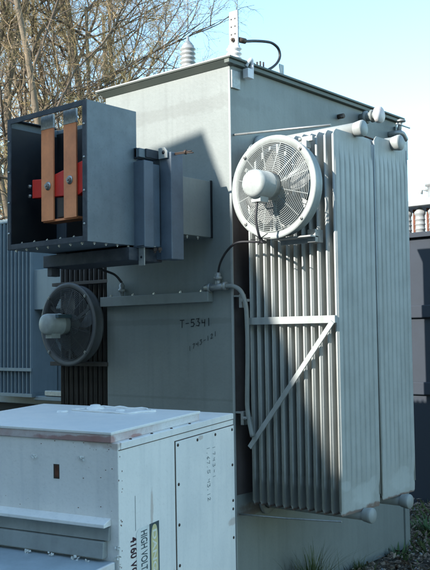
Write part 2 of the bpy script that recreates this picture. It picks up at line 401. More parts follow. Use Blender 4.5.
# cooling fans --------------------------------------------------
def fan(cx, cy, cz, R_, mat, motor_mat, motor_len=.25, motor_r=.082):
    """axial fan, axis along -y (towards the yard); cy = plane of the guard"""
    rg = MB()
    rg.lathe((cx, cy, cz), (0, 1, 0), [(R_ - .010, .085), (R_ - .004, .08), (R_ - .010, .07), (R_ - .014, .02), (R_ + .002, .004), (R_ + .014, -.004), (R_ + .012, -.012), (R_ - .002, -.014), (R_ - .030, -.006), (R_ - .034, .006), (R_ - .020, .02), (R_ - .018, .07), (R_ - .014, .085), (R_ - .010, .085)], 64)
    cf = rg.build('cooling_fan', mat, T)
    gd = MB(); k = 17; ri, ro = motor_r + .012, R_ - .032
    def dome(r): return -.012 - .035 * math.cos(PI / 2 * (r / R_)) ** 1.0
    for i in range(k):
        r = ri + (ro - ri) * i / (k - 1)
        pts = [(cx + r * math.cos(w), cy + dome(r), cz + r * math.sin(w)) for w in [2 * PI * j / 56 for j in range(57)]]
        gd.tube(pts, .0021, 4, False)
    for j in range(12):
        w = 2 * PI * j / 12 + .26
        pts = [(cx + r * math.cos(w), cy + dome(r) + .004, cz + r * math.sin(w)) for r in [ri - .01 + (ro + .012 - ri) * i / 8 for i in range(9)]]
        gd.tube(pts, .0032, 5, False)
    gd.build('guard', mat, cf)
    mo = MB(); y0 = cy + .05
    L_ = motor_len
    mo.lathe((cx, y0, cz), (0, -1, 0), [(.001, 0), (motor_r * .8, 0), (motor_r * .97, .012), (motor_r * .97, L_ * .50), (motor_r * 1.03, L_ * .51), (motor_r * 1.03, L_ * .55), (motor_r, L_ * .56), (motor_r, L_ * .93), (motor_r * .94, L_ * 1.0), (motor_r * .75, L_ * 1.04), (motor_r * .2, L_ * 1.055), (.001, L_ * 1.055)], 32)
    mo.box((cx - .03, y0 - L_ * .9, cz - motor_r - .022), (cx + .035, y0 - L_ * .6, cz - motor_r + .012))
    m_ = mo.build('motor', motor_mat, cf)
    # four motor arms behind the guard
    am = MB()
    for j in range(3):
        w = 2 * PI * j / 3 + .5
        dr = V(math.cos(w), 0, math.sin(w)); sd = V(-math.sin(w), 0, math.cos(w)) * .011
        a = V(cx, cy + .012, cz) + dr * motor_r * .8; b = V(cx, cy + .012, cz) + dr * (R_ - .01)
        am.mark(); am.prism([a - sd, a + sd, b + sd, b - sd], (0, .006, 0))
    am.split('motor_arm', mat, cf)
    for j in range(4):
        bl = MB(); w0 = 2 * PI * j / 4 + .35; nr, nw = 7, 5; vs = []
        for s_ in (0, 1):
            for i in range(nr):
                u = i / (nr - 1); r = .05 + u * (R_ - .045 - .05)
                hw = (.42 + .30 * math.sin(PI * min(u * .8 + .1, 1))) * (1 - .25 * u)
                for q in range(nw):
                    v = q / (nw - 1) * 2 - 1
                    w = w0 + v * hw + .22 * u
                    pit = .045 * v * (1 - .35 * u) - .008 * v * v
                    vs.append((cx + r * math.cos(w), cy + .085 + pit + s_ * .004, cz + r * math.sin(w)))
        fs = []
        for s_ in (0, 1):
            o = s_ * nr * nw
            fs += [(o + i * nw + q, o + i * nw + q + 1, o + (i + 1) * nw + q + 1, o + (i + 1) * nw + q) for i in range(nr - 1) for q in range(nw - 1)]
        bl.add(vs, fs, True); bl.build('blade', 'blade' if mat == 'fan' else mat, cf)
    lg = MB()
    for j in range(4):
        w = PI / 4 + PI / 2 * j
        hexbolt(lg, (cx + (R_ - .008) * math.cos(w), cy - .013, cz + (R_ - .008) * math.sin(w)), (0, -1, 0), .011, .009)
    lg.split('bolt', 'bolt', cf)
    return cf, m_
f1, m1 = fan(.43, -.14, 2.567, .292, 'fan', 'fan')
f2, m2 = fan(-1.42, -.12, 1.80, .285, 'darkfan', 'fan', .26, .075)
MB().box((-1.36, -.29, 1.845), (-1.328, -.17, 1.868)).build('rating_label', 'labelblack', f2)
MB().box((-1.75, -.02, 1.50), (-1.14, .045, 1.53)).build('fan_bracket', 'shadebrown', T, .002)
MB().box((-1.75, -.0, 2.09), (-1.14, .045, 2.115)).build('fan_bracket', 'shadebrown', T, .002)

# conduits and cables
rw = MB()
rw.box((-1.16, -.052, 1.975), (-.165, 0, 1.985)); rw.box((-1.16, -.055, 1.918), (-.165, -.047, 1.985)); rw.box((-1.16, -.05, 1.918), (-.165, 0, 1.924)); rw.box((-.171, -.05, 1.92), (-.163, 0, 1.985))
rw.build('cable_raceway', 'conduit', T, .003)
bb = MB()
for x in (-1.08, -.86, -.66, -.42, -.24): hexbolt(bb, (x, -.025, 1.987), (0, 0, 1), .010, .008)
bb.split('bolt', 'bolt', T)
fit = MB(); fit.tube([(-.20, -.03, 2.008), (-.03, -.03, 2.013)], .022, 14); fit.lathe((-.175, -.03, 2.008), (1, 0, 0), [(.001, 0), (.029, 0), (.029, .02), (.022, .02)], 14); fit.lathe((-.05, -.03, 2.013), (1, 0, 0), [(.022, 0), (.028, 0), (.028, .022), (.015, .022)], 14)
fit.tube([(-.100, -.03, 2.01), (-.096, -.03, 2.06)], .018, 12); fit.lathe((-.096, -.03, 2.055), (0, 0, 1), [(.017, 0), (.027, .002), (.027, .02), (.018, .024), (.02, .034), (.014, .046), (.008, .048)], 12)
fit.build('conduit_fitting', 'galv', T)
MB().tube(smooth_path([(-.04, -.03, 2.013), (.03, -.03, 2.008), (.085, -.028, 1.975), (.112, -.02, 1.90), (.118, -.015, 1.80), (.116, -.01, 1.60), (.108, -.01, 1.35), (.108, -.01, 1.26), (.122, -.01, 1.18), (.15, -.02, 1.09)]), .014, 12).build('conduit', 'conduit', T)
bk = MB()
for z in (1.955, 1.235):
    bk.mark(); bk.box((0.002, .0, z - .012), (.075, .03, z)); bk.box((.055, -.012, z - .08), (.078, .03, z + .004)); bk.box((.07, -.02, z - .045), (.13, .006, z - .028)); hexbolt(bk, (.102, -.022, z - .036), (0, -1, 0), .012, .012, False)
bk.split('conduit_bracket', 'galv', T, .002)
MB().tube(smooth_path([(.43, -.30, 2.47), (.428, -.31, 2.36), (.43, -.28, 2.26), (.38, -.16, 2.245), (.26, -.10, 2.262), (.12, -.10, 2.268), (.03, -.09, 2.225), (-.05, -.06, 2.16), (-.096, -.03, 2.095)]), .0075, 8).build('fan_cable', 'rubber', T)
kn = MB()
for a in range(6):
    w = a * 1.05; kn.tube([(.425, -.27, 2.255), (.425 + .07 * math.cos(w), -.27 + .03 * math.sin(w * 2), 2.255 + .035 * math.sin(w))], .003, 5)
kn.build('cable_tie', 'rubber', T)
MB().tube(smooth_path([(-.98, -.35, 2.22), (-1.0, -.2, 2.17), (-.985, -.08, 2.135), (-.965, -.03, 2.08)]), .0085, 8).build('control_cable', 'rubber', T)
gl = MB(); gl.lathe((-.964, -.03, 1.985), (0, 0, 1), [(.012, 0), (.015, .03), (.026, .032), (.026, .05), (.018, .054), (.02, .075), (.012, .09), (.008, .095)], 12); gl.build('cable_gland', 'galv', T)

# throat between the tank and the open box
TX1, TX0 = -.163, -1.02
MB().box((TX0, -.36, 2.33), (TX1, 0.0, 2.69)).build('throat', 'tank', T, .003)
MB().box((TX1 - .003, -.016, 2.325), (TX1 + .006, -.003, 2.695)).build('throat_gasket', 'black', T)
tt = MB()
for y in (-.31, -.22, -.12): hexbolt(tt, (TX1 - .02, y, 2.331), (0, 0, -1), .009, .012)
tt.split('bolt', 'bolt', T)
fl = MB()
fl.box((-.205, -.437, 2.165), (-.11, -.329, 2.812)); fl.box((-1.02, -.437, 2.165), (-.925, -.329, 2.812)); fl.box((-.925, -.43, 2.70), (-.205, -.335, 2.808)); fl.box((-.925, -.43, 2.17), (-.205, -.335, 2.30))
fl.build('throat_flange', 'duct', T, .005)
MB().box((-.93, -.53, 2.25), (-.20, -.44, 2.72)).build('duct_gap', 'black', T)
f2b = MB()
f2b.mark(); f2b.box((-.275, -.60, 2.232), (-.175, -.52, 2.748)); f2b.mark(); f2b.box((-.98, -.60, 2.232), (-.88, -.52, 2.748)); f2b.split('duct_flange', 'duct', T, .005)
f2c = MB(); f2c.box((-.255, -.525, 2.24), (-.195, -.445, 2.74)); f2c.build('duct_side', 'duct', T, .006)
ba = MB(); ba.box((-.262, -.60, 2.765), (-.238, -.53, 2.83)); ba.box((-.262, -.55, 2.775), (-.205, -.44, 2.828)); ba.build('lifting_bar', 'encl_dark', T, .003)
bar = MB(); bar.box((-.255, -.60, 2.772), (-.215, -.452, 2.826)); bar.build('lifting_bar', 'encl', T, .003)
lg = MB()
ring = [(-.20, -.452, 2.775), (-.128, -.452, 2.775), (-.128, -.452, 2.815), (-.150, -.452, 2.842), (-.20, -.452, 2.842)]
lg.prism(ring, (0, .010, 0)); lg.build('lifting_lug', 'fan', T, .002)
MB().lathe((-.158, -.4505, 2.812), (0, -1, 0), [(.001, .003), (.012, .003), (.012, 0)], 16).build('lug_hole', 'black', T)
th = MB()
for z, x1 in ((2.808, .05), (2.80, .075)):
    th.tube([(-.15, -.40, z), (x1 * .3 - .05, -.40, z - .004), (x1 * .5, -.40, z - .012 * (x1 * 12))], .004, 6)
th.lathe((-.03, -.40, 2.802), (1, .0, -.1), [(.001, 0), (.014, 0), (.014, .012), (.001, .012)], 6)
th.build('threaded_rod', 'darkbolt', T)

# open terminal box
EX0, EX1, EY0, EY1, EZ0, EZ1 = -.985, -.262, -.972, -.575, 2.245, 3.055
E_ = MB()
E_.box((EX1 - .006, EY0 + .004, EZ0), (EX1, EY1, EZ1)); 
E_.box((EX0, EY0 + .004, EZ0), (EX0 + .006, EY1, EZ1)); E_.box((EX0 + .006, EY1 - .006, EZ0 + .006), (EX1 - .006, EY1, EZ1 - .002)); E_.box((EX0 + .006, EY0 + .004, EZ0), (EX1 - .006, EY1, EZ0 + .006))
box = E_.build('terminal_box', 'encl', T, .002)
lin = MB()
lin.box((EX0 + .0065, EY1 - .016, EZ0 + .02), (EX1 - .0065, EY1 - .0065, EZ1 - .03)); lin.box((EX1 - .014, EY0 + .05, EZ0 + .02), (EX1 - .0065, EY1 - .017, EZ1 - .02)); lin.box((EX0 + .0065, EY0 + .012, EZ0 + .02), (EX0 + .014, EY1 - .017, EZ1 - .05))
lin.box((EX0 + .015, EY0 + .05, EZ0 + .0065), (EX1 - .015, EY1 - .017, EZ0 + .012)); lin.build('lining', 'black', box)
fr = MB(); t = .032
fr.box((EX0, EY0 - .004, EZ0), (EX0 + t, EY0 + .004, EZ1)); fr.box((EX1 - t, EY0 - .004, EZ0), (EX1, EY0 + .004, EZ1))
fr.box((EX0 + t, EY0 - .004, EZ1 - t), (EX1 - t, EY0 + .004, EZ1)); fr.box((EX0 + t, EY0 - .004, EZ0), (EX1 - t, EY0 + .004, EZ0 + t))
fr.box((EX0 + .007, EY0 + .004, EZ1 - .006), (EX1 - .007, EY0 + .04, EZ1)); fr.box((EX0 + .007, EY0 + .04, EZ1 - .006), (EX0 + .045, EY1 - .04, EZ1))
fr.build('door_frame', 'encl_dark', box, .001)
bl = MB()
for k in range(4):
    z = EZ0 + .10 + k * .19
    bl.mark(); bl.lathe((EX1 - .016, EY0 - .0045, z), (0, -1, 0), [(.007, 0), (.006, .004), (.001, .005)], 10)
    bl.mark(); bl.lathe((EX0 + .016, EY0 - .0045, z), (0, -1, 0), [(.007, 0), (.006, .004), (.001, .005)], 10)
for k in range(7): hexbolt(bl, (EX0 + .06 + k * .1, EY0 + .02, EZ0 - .001), (0, 0, -1), .008, .008)
for k in range(4): hexbolt(bl, (EX1 - .018, EY0 + .07 + k * .09, EZ0 - .001), (0, 0, -1), .008, .008)
for k in range(5): hexbolt(bl, (EX0 + .10 + k * .12, EY0 + .03, EZ0 + .0355), (0, 0, 1), .007, .006)
bl.split('bolt', 'bolt', box)
MB().box((EX0 - .05, -.66, 2.155), (-.245, -.38, 2.232)).build('support_beam', 'encl_dark', T, .004)
MB().box((EX0 - .045, -.63, 2.10), (EX0 + .0, -.56, 2.155)).build('beam_stub', 'encl_dark', T, .003)
hb = MB(); hb.box((-.243, -.585, 2.125), (-.196, -.577, 2.232)); hb.box((-.243, -.60, 2.236), (-.18, -.50, 2.242)); hb.build('hanger_tab', 'galv', T, .001)
MB().lathe((-.2195, -.5865, 2.175), (0, 1, 0), [(.001, 0), (.008, 0), (.008, .001)], 10).build('tab_hole', 'black', T)
nb = MB()
for x in (-.17, -.13): hexbolt(nb, (x, -.52, 2.226), (0, 0, -1), .012, .016)
nb.split('bolt', 'darkbolt', T)
# busbars
for (x0, x1) in ((-.747, -.634), (-.540, -.428)):
    b_ = MB().box((x0, -.905, 2.405), (x1, -.893, 2.962)).build('busbar', 'copper', box, .002)
    MB().box((x0 - .0005, -.9065, 2.9625), (x1 + .0005, -.8915, 3.046)).build('tinned_end', 'tin', box, .001)
bo = MB()
for x, z in ((-.682, 2.615), (-.484, 2.628)):
    bo.mark(); bo.lathe((x, -.9055, z), (0, -1, 0), [(.001, 0), (.026, 0), (.026, .003), (.001, .003)], 16); hexbolt(bo, (x, -.9085, z), (0, -1, 0), .017, .012, False)
for z in (2.585, 2.645): bo.mark(); bo.lathe((-.92, -.85, z), (0, -1, 0), [(.001, .012), (.012, .012), (.012, 0)], 12)
bo.split('bolt', 'bolt', box)
rd = MB(); rd.prism([(-.850, -.892, 2.56), (-.425, -.892, 2.535), (-.37, -.892, 2.555), (-.37, -.892, 2.735), (-.425, -.892, 2.725), (-.72, -.892, 2.665), (-.850, -.892, 2.675)], (0, .05, 0)); rd.build('insulator_block', 'red', box, .004)
MB().box((-.63, -.88, 2.42), (-.545, -.80, 2.54)).build('insulator_foot', 'shadebrown', box, .004)
jb = MB(); jb.box((-.745, -.892, 2.398), (-.43, -.80, 2.412)); jb.build('cross_link', 'copper', box, .002)

# bushings and fittings on the cover
def sheds(mb, x, y, z0, n, r0, r1, dz):
    prof = [(r1 * .9, 0)]
    for k in range(n):
        z = k * dz; prof += [(r0, z + dz * .05), (r1, z + dz * .35), (r1 * .98, z + dz * .5), (r0, z + dz * .85)]
    prof += [(r0, n * dz + .006), (.001, n * dz + .008)]
    mb.lathe((x, y, z0), (0, 0, 1), prof, 24); return z0 + n * dz
b1 = MB(); z = sheds(b1, -.03, .085, 3.465, 3, .038, .052, .031); b1.build('corner_bushing', 'porc', T)
tp = MB(); tp.box((-.064, .078, 3.555), (.006, .092, 3.792)); 
tpo = tp.build('terminal_plate', 'tin', T, .002)
hl = MB()
for zz in (3.74, 3.69, 3.64): 
    for xx in (-.045, -.015): hl.mark(); hl.lathe((xx, .0775, zz), (0, -1, 0), [(.001, .0006), (.006, .0006), (.006, 0)], 10)
hl.split('plate_hole', 'black', tpo)
hb2 = MB(); hexbolt(hb2, (-.03, .078, 3.602), (0, -1, 0), .014, .012); hb2.tube([(0.0, .10, 3.602), (.01, .15, 3.603)], .018, 10); hb2.build('cable_lug', 'darkbolt', tpo)
MB().tube(smooth_path([(.0, .12, 3.602), (-.02, .20, 3.622), (-.03, .307, 3.652), (-.03, .42, 3.676), (-.03, .50, 3.684), (-.03, .565, 3.665), (-.03, .585, 3.62), (-.03, .56, 3.57), (-.03, .50, 3.52), (-.03, .42, 3.478), (-.03, .36, 3.462)]), .0095, 8).build('ground_cable', 'rubber', T)
st = MB()
for k, (y, zt) in enumerate(((.29, 3.50), (.325, 3.515), (.36, 3.528), (.395, 3.53))): st.mark(); st.tube([(-.03, y, 3.46), (-.03, y, zt)], .006, 6)
st.split('stud', 'darkbolt', T)
bt = MB(); bt.box((-.033, .575, 3.46), (-.027, .625, 3.56)); bt.box((-.04, .575, 3.46), (.01, .66, 3.468)); bt.build('cover_bracket', 'galv', T, .001)
MB().box((.003, .004, 3.27), (.014, .088, 3.385)).build('corner_plate', 'galv', T, .002)
hk = MB(); hk.tube(smooth_path([(.03, .13, 3.43), (.045, .14, 3.46), (.05, .165, 3.47), (.05, .165, 3.36)]), .012, 8); hk.box((.02, .11, 3.35), (.06, .17, 3.41)); hk.build('cover_clamp', 'porc', T, .004)
b2 = MB(); z = sheds(b2, -.80, .50, 3.465, 11, .047, .060, .033); b2.build('rear_bushing', 'greyporc', T)
t2 = MB(); t2.lathe((-.80, .50, z), (0, 0, 1), [(.04, 0), (.045, .01), (.03, .03), (.012, .05), (.010, .085), (.001, .087)], 14); t2.build('bushing_cap', 'galv', T)
# valves on the long side
v1 = MB(); v1.tube([(0, 1.263, 3.31), (.05, 1.263, 3.31)], .018, 10); v1.tube([(.04, 1.263, 3.31), (.04, 1.22, 3.29)], .010, 8); v1.build('drain_plug', 'darkbolt', T)
v2 = MB(); v2.tube([(0, 1.58, 3.355), (.16, 1.58, 3.355)], .033, 14); v2.lathe((.04, 1.58, 3.355), (1, 0, 0), [(.03, 0), (.05, 0), (.05, .02), (.03, .02)], 16); v2.lathe((.10, 1.58, 3.355), (1, 0, 0), [(.03, 0), (.048, 0), (.048, .015), (.03, .015)], 16)
v2.build('filling_valve', 'tank', T)
MB().lathe((.165, 1.58, 3.355), (1, 0, 0), [(.04, -.03), (.060, -.02), (.063, .0), (.060, .016), (.001, .020)], 24).build('valve_cap', 'rustlip', T)
v3 = MB(); v3.tube(smooth_path([(0, 2.02, 3.30), (.07, 2.02, 3.30), (.09, 2.06, 3.30), (.09, 2.12, 3.26)]), .026, 10); v3.tube([(.09, 1.98, 3.37), (.09, 2.20, 3.37)], .006, 6); v3.tube([(.07, 2.05, 3.30), (.08, 2.07, 3.42)], .018, 8); v3.box((.04, 2.06, 3.10), (.1, 2.14, 3.28)); v3.lathe((.08, 2.07, 3.40), (0, 0, 1), [(.001, 0), (.04, 0), (.04, .012), (.001, .012)], 10)
v3.build('relief_valve', 'galv', T)
MB().tube([(.70, .36, 2.925), (.70, .70, 2.915)], .006, 6).build('header_tie', 'darkbolt', T)

# hand written marks on the tank wall
def strokes(lines, ox, oz, sx, sz, y, th=.006, name='marking', mat='ink', parent=T, slope=0.0, Mx=None):
    mb = MB()
    for ln in lines:
        for a, b in zip(ln[:-1], ln[1:]):
            A = V(ox + a[0] * sx, 0, oz + a[1] * sz + slope * a[0] * sx); B = V(ox + b[0] * sx, 0, oz + b[1] * sz + slope * b[0] * sx)
            d = (B - A); 
            if d.length < 1e-6: continue
            d.normalize(); nn = V(-d.z, 0, d.x) * th * .5; A -= d * th * .3; B += d * th * .3
            q = [A + nn, A - nn, B - nn, B + nn]
            q = [V(p.x, y, p.z) for p in q]
            if Mx is not None:
                q = [Mx @ p for p in q]; mb.prism(q, Mx.to_3x3() @ V(0, -.0008, 0))
            else: mb.prism(q, (0, -.0008, 0))
    return mb.build(name, mat, parent)
G = {
 'T': [[(0, 1), (.9, 1)], [(.45, 1), (.42, 0)]], '-': [[(.1, .5), (.7, .52)]],
 '5': [[(.75, 1), (.15, 1), (.1, .55), (.5, .6), (.72, .35), (.5, .05), (.05, .05)]],
 '3': [[(.05, .95), (.6, 1), (.35, .6), (.7, .4), (.5, .02), (.05, .08)]],
 '4': [[(.05, .85), (.1, .5), (.65, .52)], [(.65, .9), (.6, 0)]],
 '1': [[(.3, 1), (.3, 0)]], '7': [[(.05, .95), (.65, 1), (.3, 0)]],
 '2': [[(.05, .8), (.4, 1), (.6, .75), (.05, .05), (.65, .05)]], '.': [[(.2, 0), (.3, .1)]], ' ': [],
 '6': [[(.55, 1), (.1, .4), (.3, 0), (.6, .25), (.2, .45)]], '0': [[(.3, 1), (.05, .5), (.3, 0), (.55, .5), (.3, 1)]]}
def writing(s, ox, oz, h, adv, y, **k):
    L_ = []
    for i, ch in enumerate(s):
        jz = rnd.uniform(-.06, .06)
        for ln in G[ch]: L_.append([(a * .85 + i * adv / h, b + jz) for a, b in ln])
    return strokes(L_, ox, oz, h, h, y, **k)
writing('T-5341', -.448, 1.762, .048, .047, -.0035, th=.0055, slope=.03)
writing('1743-121', -.372, 1.606, .030, .031, -.0035, th=.0030, slope=.42, mat='ink')

# ------------------------------------------------------------------ white cabinet lying in front
ea = V(.9757, .2188, -.0151).normalized(); eb = V(-.2181, .9753, .0345); eb = (eb - ea * eb.dot(ea)).normalized(); ez = ea.cross(eb)
F = V(.6339, -1.6326, 1.291)
Mc = Matrix.Translation(F) @ Matrix((ea, eb, ez)).transposed().to_4x4()
stain(M['rustlip'], (.36, .16, .14), [(-1.67, 1.256, .06, .016), (-1.45, 1.256, .05, .010)], .75)
stain(M['white'], (.40, .26, .20), [(-1.63, 1.245, .03, .03), (-.55, .70, .05, .02), (-1.35, .9, .012, .10), (-1.15, .5, .01, .12), (-.9, 1.19, .03, .012)], .45)
Cb = empty('metal_cabinet', Mc @ V(-.5, .55, -1.29), 'white painted steel cabinet with a danger sticker, lying in front of the tall grey transformer', 'cabinet')
UL = -1.04
body = MB(); 
body.box((UL, 0, -1.29), (.03, 1.124, -.048), Mc); body.build('body', 'white', Cb, .004)
ld = MB(); ld.box((UL + .04, -.008, -.0475), (.0, .795, -.012), Mc); ld.build('lid_rim', 'rustlip', Cb, .003)
lt = MB(); vs = []; nn_ = 16
for j in range(nn_ + 1):
    for i in range(nn_ + 1):
        u, v = i / nn_, j / nn_
        w = .0 + .004 * math.sin(u * 5 + v * 3) * math.sin(PI * u) * math.sin(PI * v)
        vs.append(Mc @ V((UL + .035) * (1 - u) + .004 * u, -.012 + .812 * v, w))
vs2 = [p - ez * .013 for p in vs]; m_ = nn_ + 1
fs = [(j * m_ + i, j * m_ + i + 1, (j + 1) * m_ + i + 1, (j + 1) * m_ + i) for j in range(nn_) for i in range(nn_)]
o_ = len(vs); fs += [tuple(o_ + k for k in reversed(f)) for f in fs[:nn_ * nn_]]
for i in range(nn_):
    fs += [(i + 1, i, o_ + i, o_ + i + 1), (nn_ * m_ + i, nn_ * m_ + i + 1, o_ + nn_ * m_ + i + 1, o_ + nn_ * m_ + i), (i * m_, (i + 1) * m_, o_ + (i + 1) * m_, o_ + i * m_), ((i + 1) * m_ + nn_, i * m_ + nn_, o_ + i * m_ + nn_, o_ + (i + 1) * m_ + nn_)]
lt.add(vs + vs2, fs, False); lt.build('lid', 'whitelid', Cb, .003)
# remains of a gasket ring and a lifting boss on the lid
gk = MB()
def wob(pts, r, mb, mat=None):
    P = []
    for a, b in zip(pts[:-1], pts[1:]):
        for k in range(8):
            t = k / 8; P.append(Mc @ V(a[0] * (1 - t) + b[0] * t + rnd.uniform(-.006, .006), a[1] * (1 - t) + b[1] * t + rnd.uniform(-.006, .006), .003 + rnd.uniform(-.002, .002)))
    mb.tube(P, [r * rnd.uniform(.5, 1.4) for _ in P], 6)
wob([(-.66, .60), (-.30, .56), (-.20, .70), (-.30, .76), (-.58, .77), (-.66, .60)], .006, gk); gk.build('gasket_residue', 'whitelid', Cb)
bs = MB(); bs.mark(); bs.lathe(Mc @ V(-.58, .70, 0), ez, [(.05, -.001), (.045, .008), (.03, .014), (.026, .02), (.016, .022), (.001, .022)], 16)
bs.mark(); bs.lathe(Mc @ V(-.66, .52, 0), ez, [(.03, -.001), (.026, .008), (.001, .010)], 12); bs.mark(); bs.lathe(Mc @ V(-.40, .67, 0), ez, [(.025, -.001), (.02, .008), (.001, .009)], 12); bs.split('lifting_boss', 'whitelid', Cb)
# right side: cover panel with seam and screws
pn = MB(); pn.box((.0302, .492, -1.27), (.0345, 1.119, -.113), Mc); pn.build('side_panel', 'white', Cb, .002)
sm = MB(); sm.box((.0301, .485, -1.27), (.0312, .4925, -.108), Mc); sm.box((.0301, .485, -.1125), (.0312, 1.12, -.108), Mc); sm.build('panel_seam', 'darkbolt', Cb)
tl = MB(); tl.box((.0301, .02, -.078), (.0335, 1.118, -.049), Mc); tl.build('top_trim', 'white', Cb, .001)
g2 = MB(); g2.box((.0301, .004, -.0815), (.0318, 1.122, -.0782), Mc); g2.build('trim_gap', 'darkbolt', Cb)
sw = MB()
for v_, w_ in ((.510, -.130), (.706, -.133), (.90, -.133), (1.095, -.133), (.512, -.32), (.512, -.515), (.511, -.71), (1.093, -.323), (1.095, -.515), (1.094, -.714), (1.094, -.56)):
    sw.mark(); sw.lathe(Mc @ V(.0345, v_, w_), ea, [(.008, 0), (.0075, .003), (.001, .0045)], 10)
for v_ in (.12, .30, .48, .66): sw.mark(); sw.lathe(Mc @ V(.018, v_, -.048), ez, [(.007, 0), (.006, .004), (.001, .005)], 10)
sw.split('screw', 'darkbolt', Cb)
# left face: ledge, flange band and protruding lower section
le = MB(); le.prism([Mc @ V(UL, .0, -.375), Mc @ V(UL, -.055, -.392), Mc @ V(UL, -.055, -.408), Mc @ V(UL, 0, -.408)], ea * (-UL - .01)); le.build('ledge', 'white', Cb, .003)
bd = MB(); bd.prism([Mc @ V(UL, .0, -.412), Mc @ V(UL, -.012, -.414), Mc @ V(UL, -.022, -.470), Mc @ V(UL, 0, -.470)], ea * (-UL - .012)); bd.prism([Mc @ V(UL, -.0, -.472), Mc @ V(UL, -.034, -.474), Mc @ V(UL, -.040, -.545), Mc @ V(UL, 0, -.545)], ea * (-UL - .03)); bd.build('flange_band', 'greyband', Cb, .003)
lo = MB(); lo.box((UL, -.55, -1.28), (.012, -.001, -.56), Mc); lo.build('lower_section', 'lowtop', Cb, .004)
lp = MB(); lp.box((.0125, -.55, -.61), (.026, -.03, -.553), Mc); lp.build('lower_edge_strip', 'rustlip', Cb, .003)
# torn tape and sealant lumps
tp_ = MB()
for u, v, w, s in ((-.43, -.045, -.552, .014), (-.163, -.045, -.552, .017), (-.10, -.05, -.556, .009), (-.42, -.004, -.40, .014), (-.161, -.003, -.123, .012), (-.424, -.003, -.132, .009), (-.30, -.05, -.55, .01), (.024, -.004, -.50, .011), (.022, -.004, -.54, .013)):
    tp_.mark()
    for k in range(9):
        a = Mc @ V(u + rnd.uniform(-s, s) * 1.3, v - rnd.uniform(0, .008), w + rnd.uniform(-s, s) * .7)
        d1 = V(rnd.uniform(-1, 1), rnd.uniform(-1, .2), rnd.uniform(-1, 1)).normalized() * s * .6; d2 = d1.orthogonal().normalized() * s * .45
        tp_.add([a - d1, a + d2, a + d1, a - d2, a + V(0, -.004, .004)], [(0, 1, 4), (1, 2, 4), (2, 3, 4), (3, 0, 4)])
tp_.split('torn_tape', 'labelwhite', Cb)
ho = MB(); ho.box((-.318, -.0012, -.225), (-.286, .002, -.160), Mc); hole = ho.build('inspection_hole', 'darkbolt', Cb)
ho2 = MB(); ho2.box((-.309, -.0022, -.217), (-.290, -.0013, -.166), Mc); ho2.build('rust_patch', 'rust', hole)
pe = MB()
for k in range(24):
    u = -abs(rnd.gauss(0, .10)) if k % 3 else rnd.uniform(-.62, 0); w = rnd.choice([rnd.uniform(-.36, -.3), rnd.uniform(-.09, -.055), rnd.gauss(-.19, .05)]); s = rnd.uniform(.0012, .0036); u = min(u, -.004)
    pe.box((u, -.0009, w), (u + s * 1.6, .0005, w + s), Mc)
for k in range(16):
    v_ = rnd.uniform(.0, .03); w = rnd.uniform(-.6, -.08); s = rnd.uniform(.002, .005)
    pe.box((.0303, v_, w), (.0309, v_ + s, w + s * 1.5), Mc)
pe.build('paint_chips', 'rust', Cb)
# faint handwriting, turned a quarter turn like the cabinet
Mw = Mc @ Matrix.Translation(V(.0352, 0, 0)) @ Matrix(((0, -1, 0, 0), (0, 0, 1, 0), (-1, 0, 0, 0), (0, 0, 0, 1)))
# local x -> -w (down), local z -> +v, local -y -> +u
writing('1.67.5 43.12', .185, .805, .030, .0235, 0, th=.0022, mat='inkfaint', parent=Cb, Mx=Mw)
writing('1743-1 ', .19, .868, .026, .030, 0, th=.002, mat='inkfaint', parent=Cb, Mx=Mw)
# danger sticker
sk = MB(); sk.prism([Mc @ V(.0312, v, w) for v, w in ((.135, -.47), (.155, -.452), (.245, -.452), (.245, -.90), (.135, -.90))], ea * .0006)
stick = sk.build('warning_sticker', 'labelwhite', Cb)
s2 = MB(); s2.box((.0313, .246, -.90), (.0320, .330, -.452), Mc); s2.build('danger_field', 'labelblack', stick)
ov = MB(); pts = []
for k in range(40):
    w_ = 2 * PI * k / 40; c_, s_ = math.cos(w_), math.sin(w_)
    pts.append(Mc @ V(.0321, .288 + .030 * math.copysign(abs(c_) ** .8, c_), -.620 + .160 * math.copysign(abs(s_) ** .45, s_)))
ov.prism(pts, ea * .0005); ov.build('danger_oval', 'labelyellow', stick)
# quarter-turned lettering: text x axis runs down (-ez), text up axis is +eb, normal +ea
def text(body_, v_, w_, height, width, mat, ux, parent, bold=0.0):
    cu = bpy.data.curves.new('text', 'FONT'); cu.body = body_; cu.size = 1; cu.extrude = .02; cu.offset = bold
    ob = bpy.data.objects.new('text', cu); C.objects.link(ob)
    bpy.context.view_layer.update()
    dg = bpy.context.evaluated_depsgraph_get(); me = bpy.data.meshes.new_from_object(ob.evaluated_get(dg))
    bpy.data.objects.remove(ob)
    xs = [p.co.x for p in me.vertices]; ys = [p.co.y for p in me.vertices]
    kx = width / (max(xs) - min(xs)); ky = height / (max(ys) - min(ys)); x0, y0 = min(xs), min(ys)
    for p in me.vertices:
        p.co = Mc @ V(ux + (p.co.z + .02) * .012, v_ + (p.co.y - y0) * ky, w_ - (p.co.x - x0) * kx)
    me.materials.clear(); me.materials.append(M[mat])
    o = bpy.data.objects.new('lettering', me); C.objects.link(o); o.parent = parent; o.matrix_parent_inverse = abs_matrix(parent).inverted()
    return o
text('DANGER', .270, -.484, .036, .27, 'labelpale', .0327, stick, .02)
text('HIGH VOLTAGE', .172, -.468, .054, .245, 'labelblack', .0320, stick, .012)
text('4160 VOLTS', .088, -.478, .056, .245, 'maroon', .0313, Cb, .02)
sc_ = MB(); sc_.box((.0306, .13, -.455), (.0311, .1325, -.30), Mc); sc_.build('scratch', 'inkfaint', Cb)

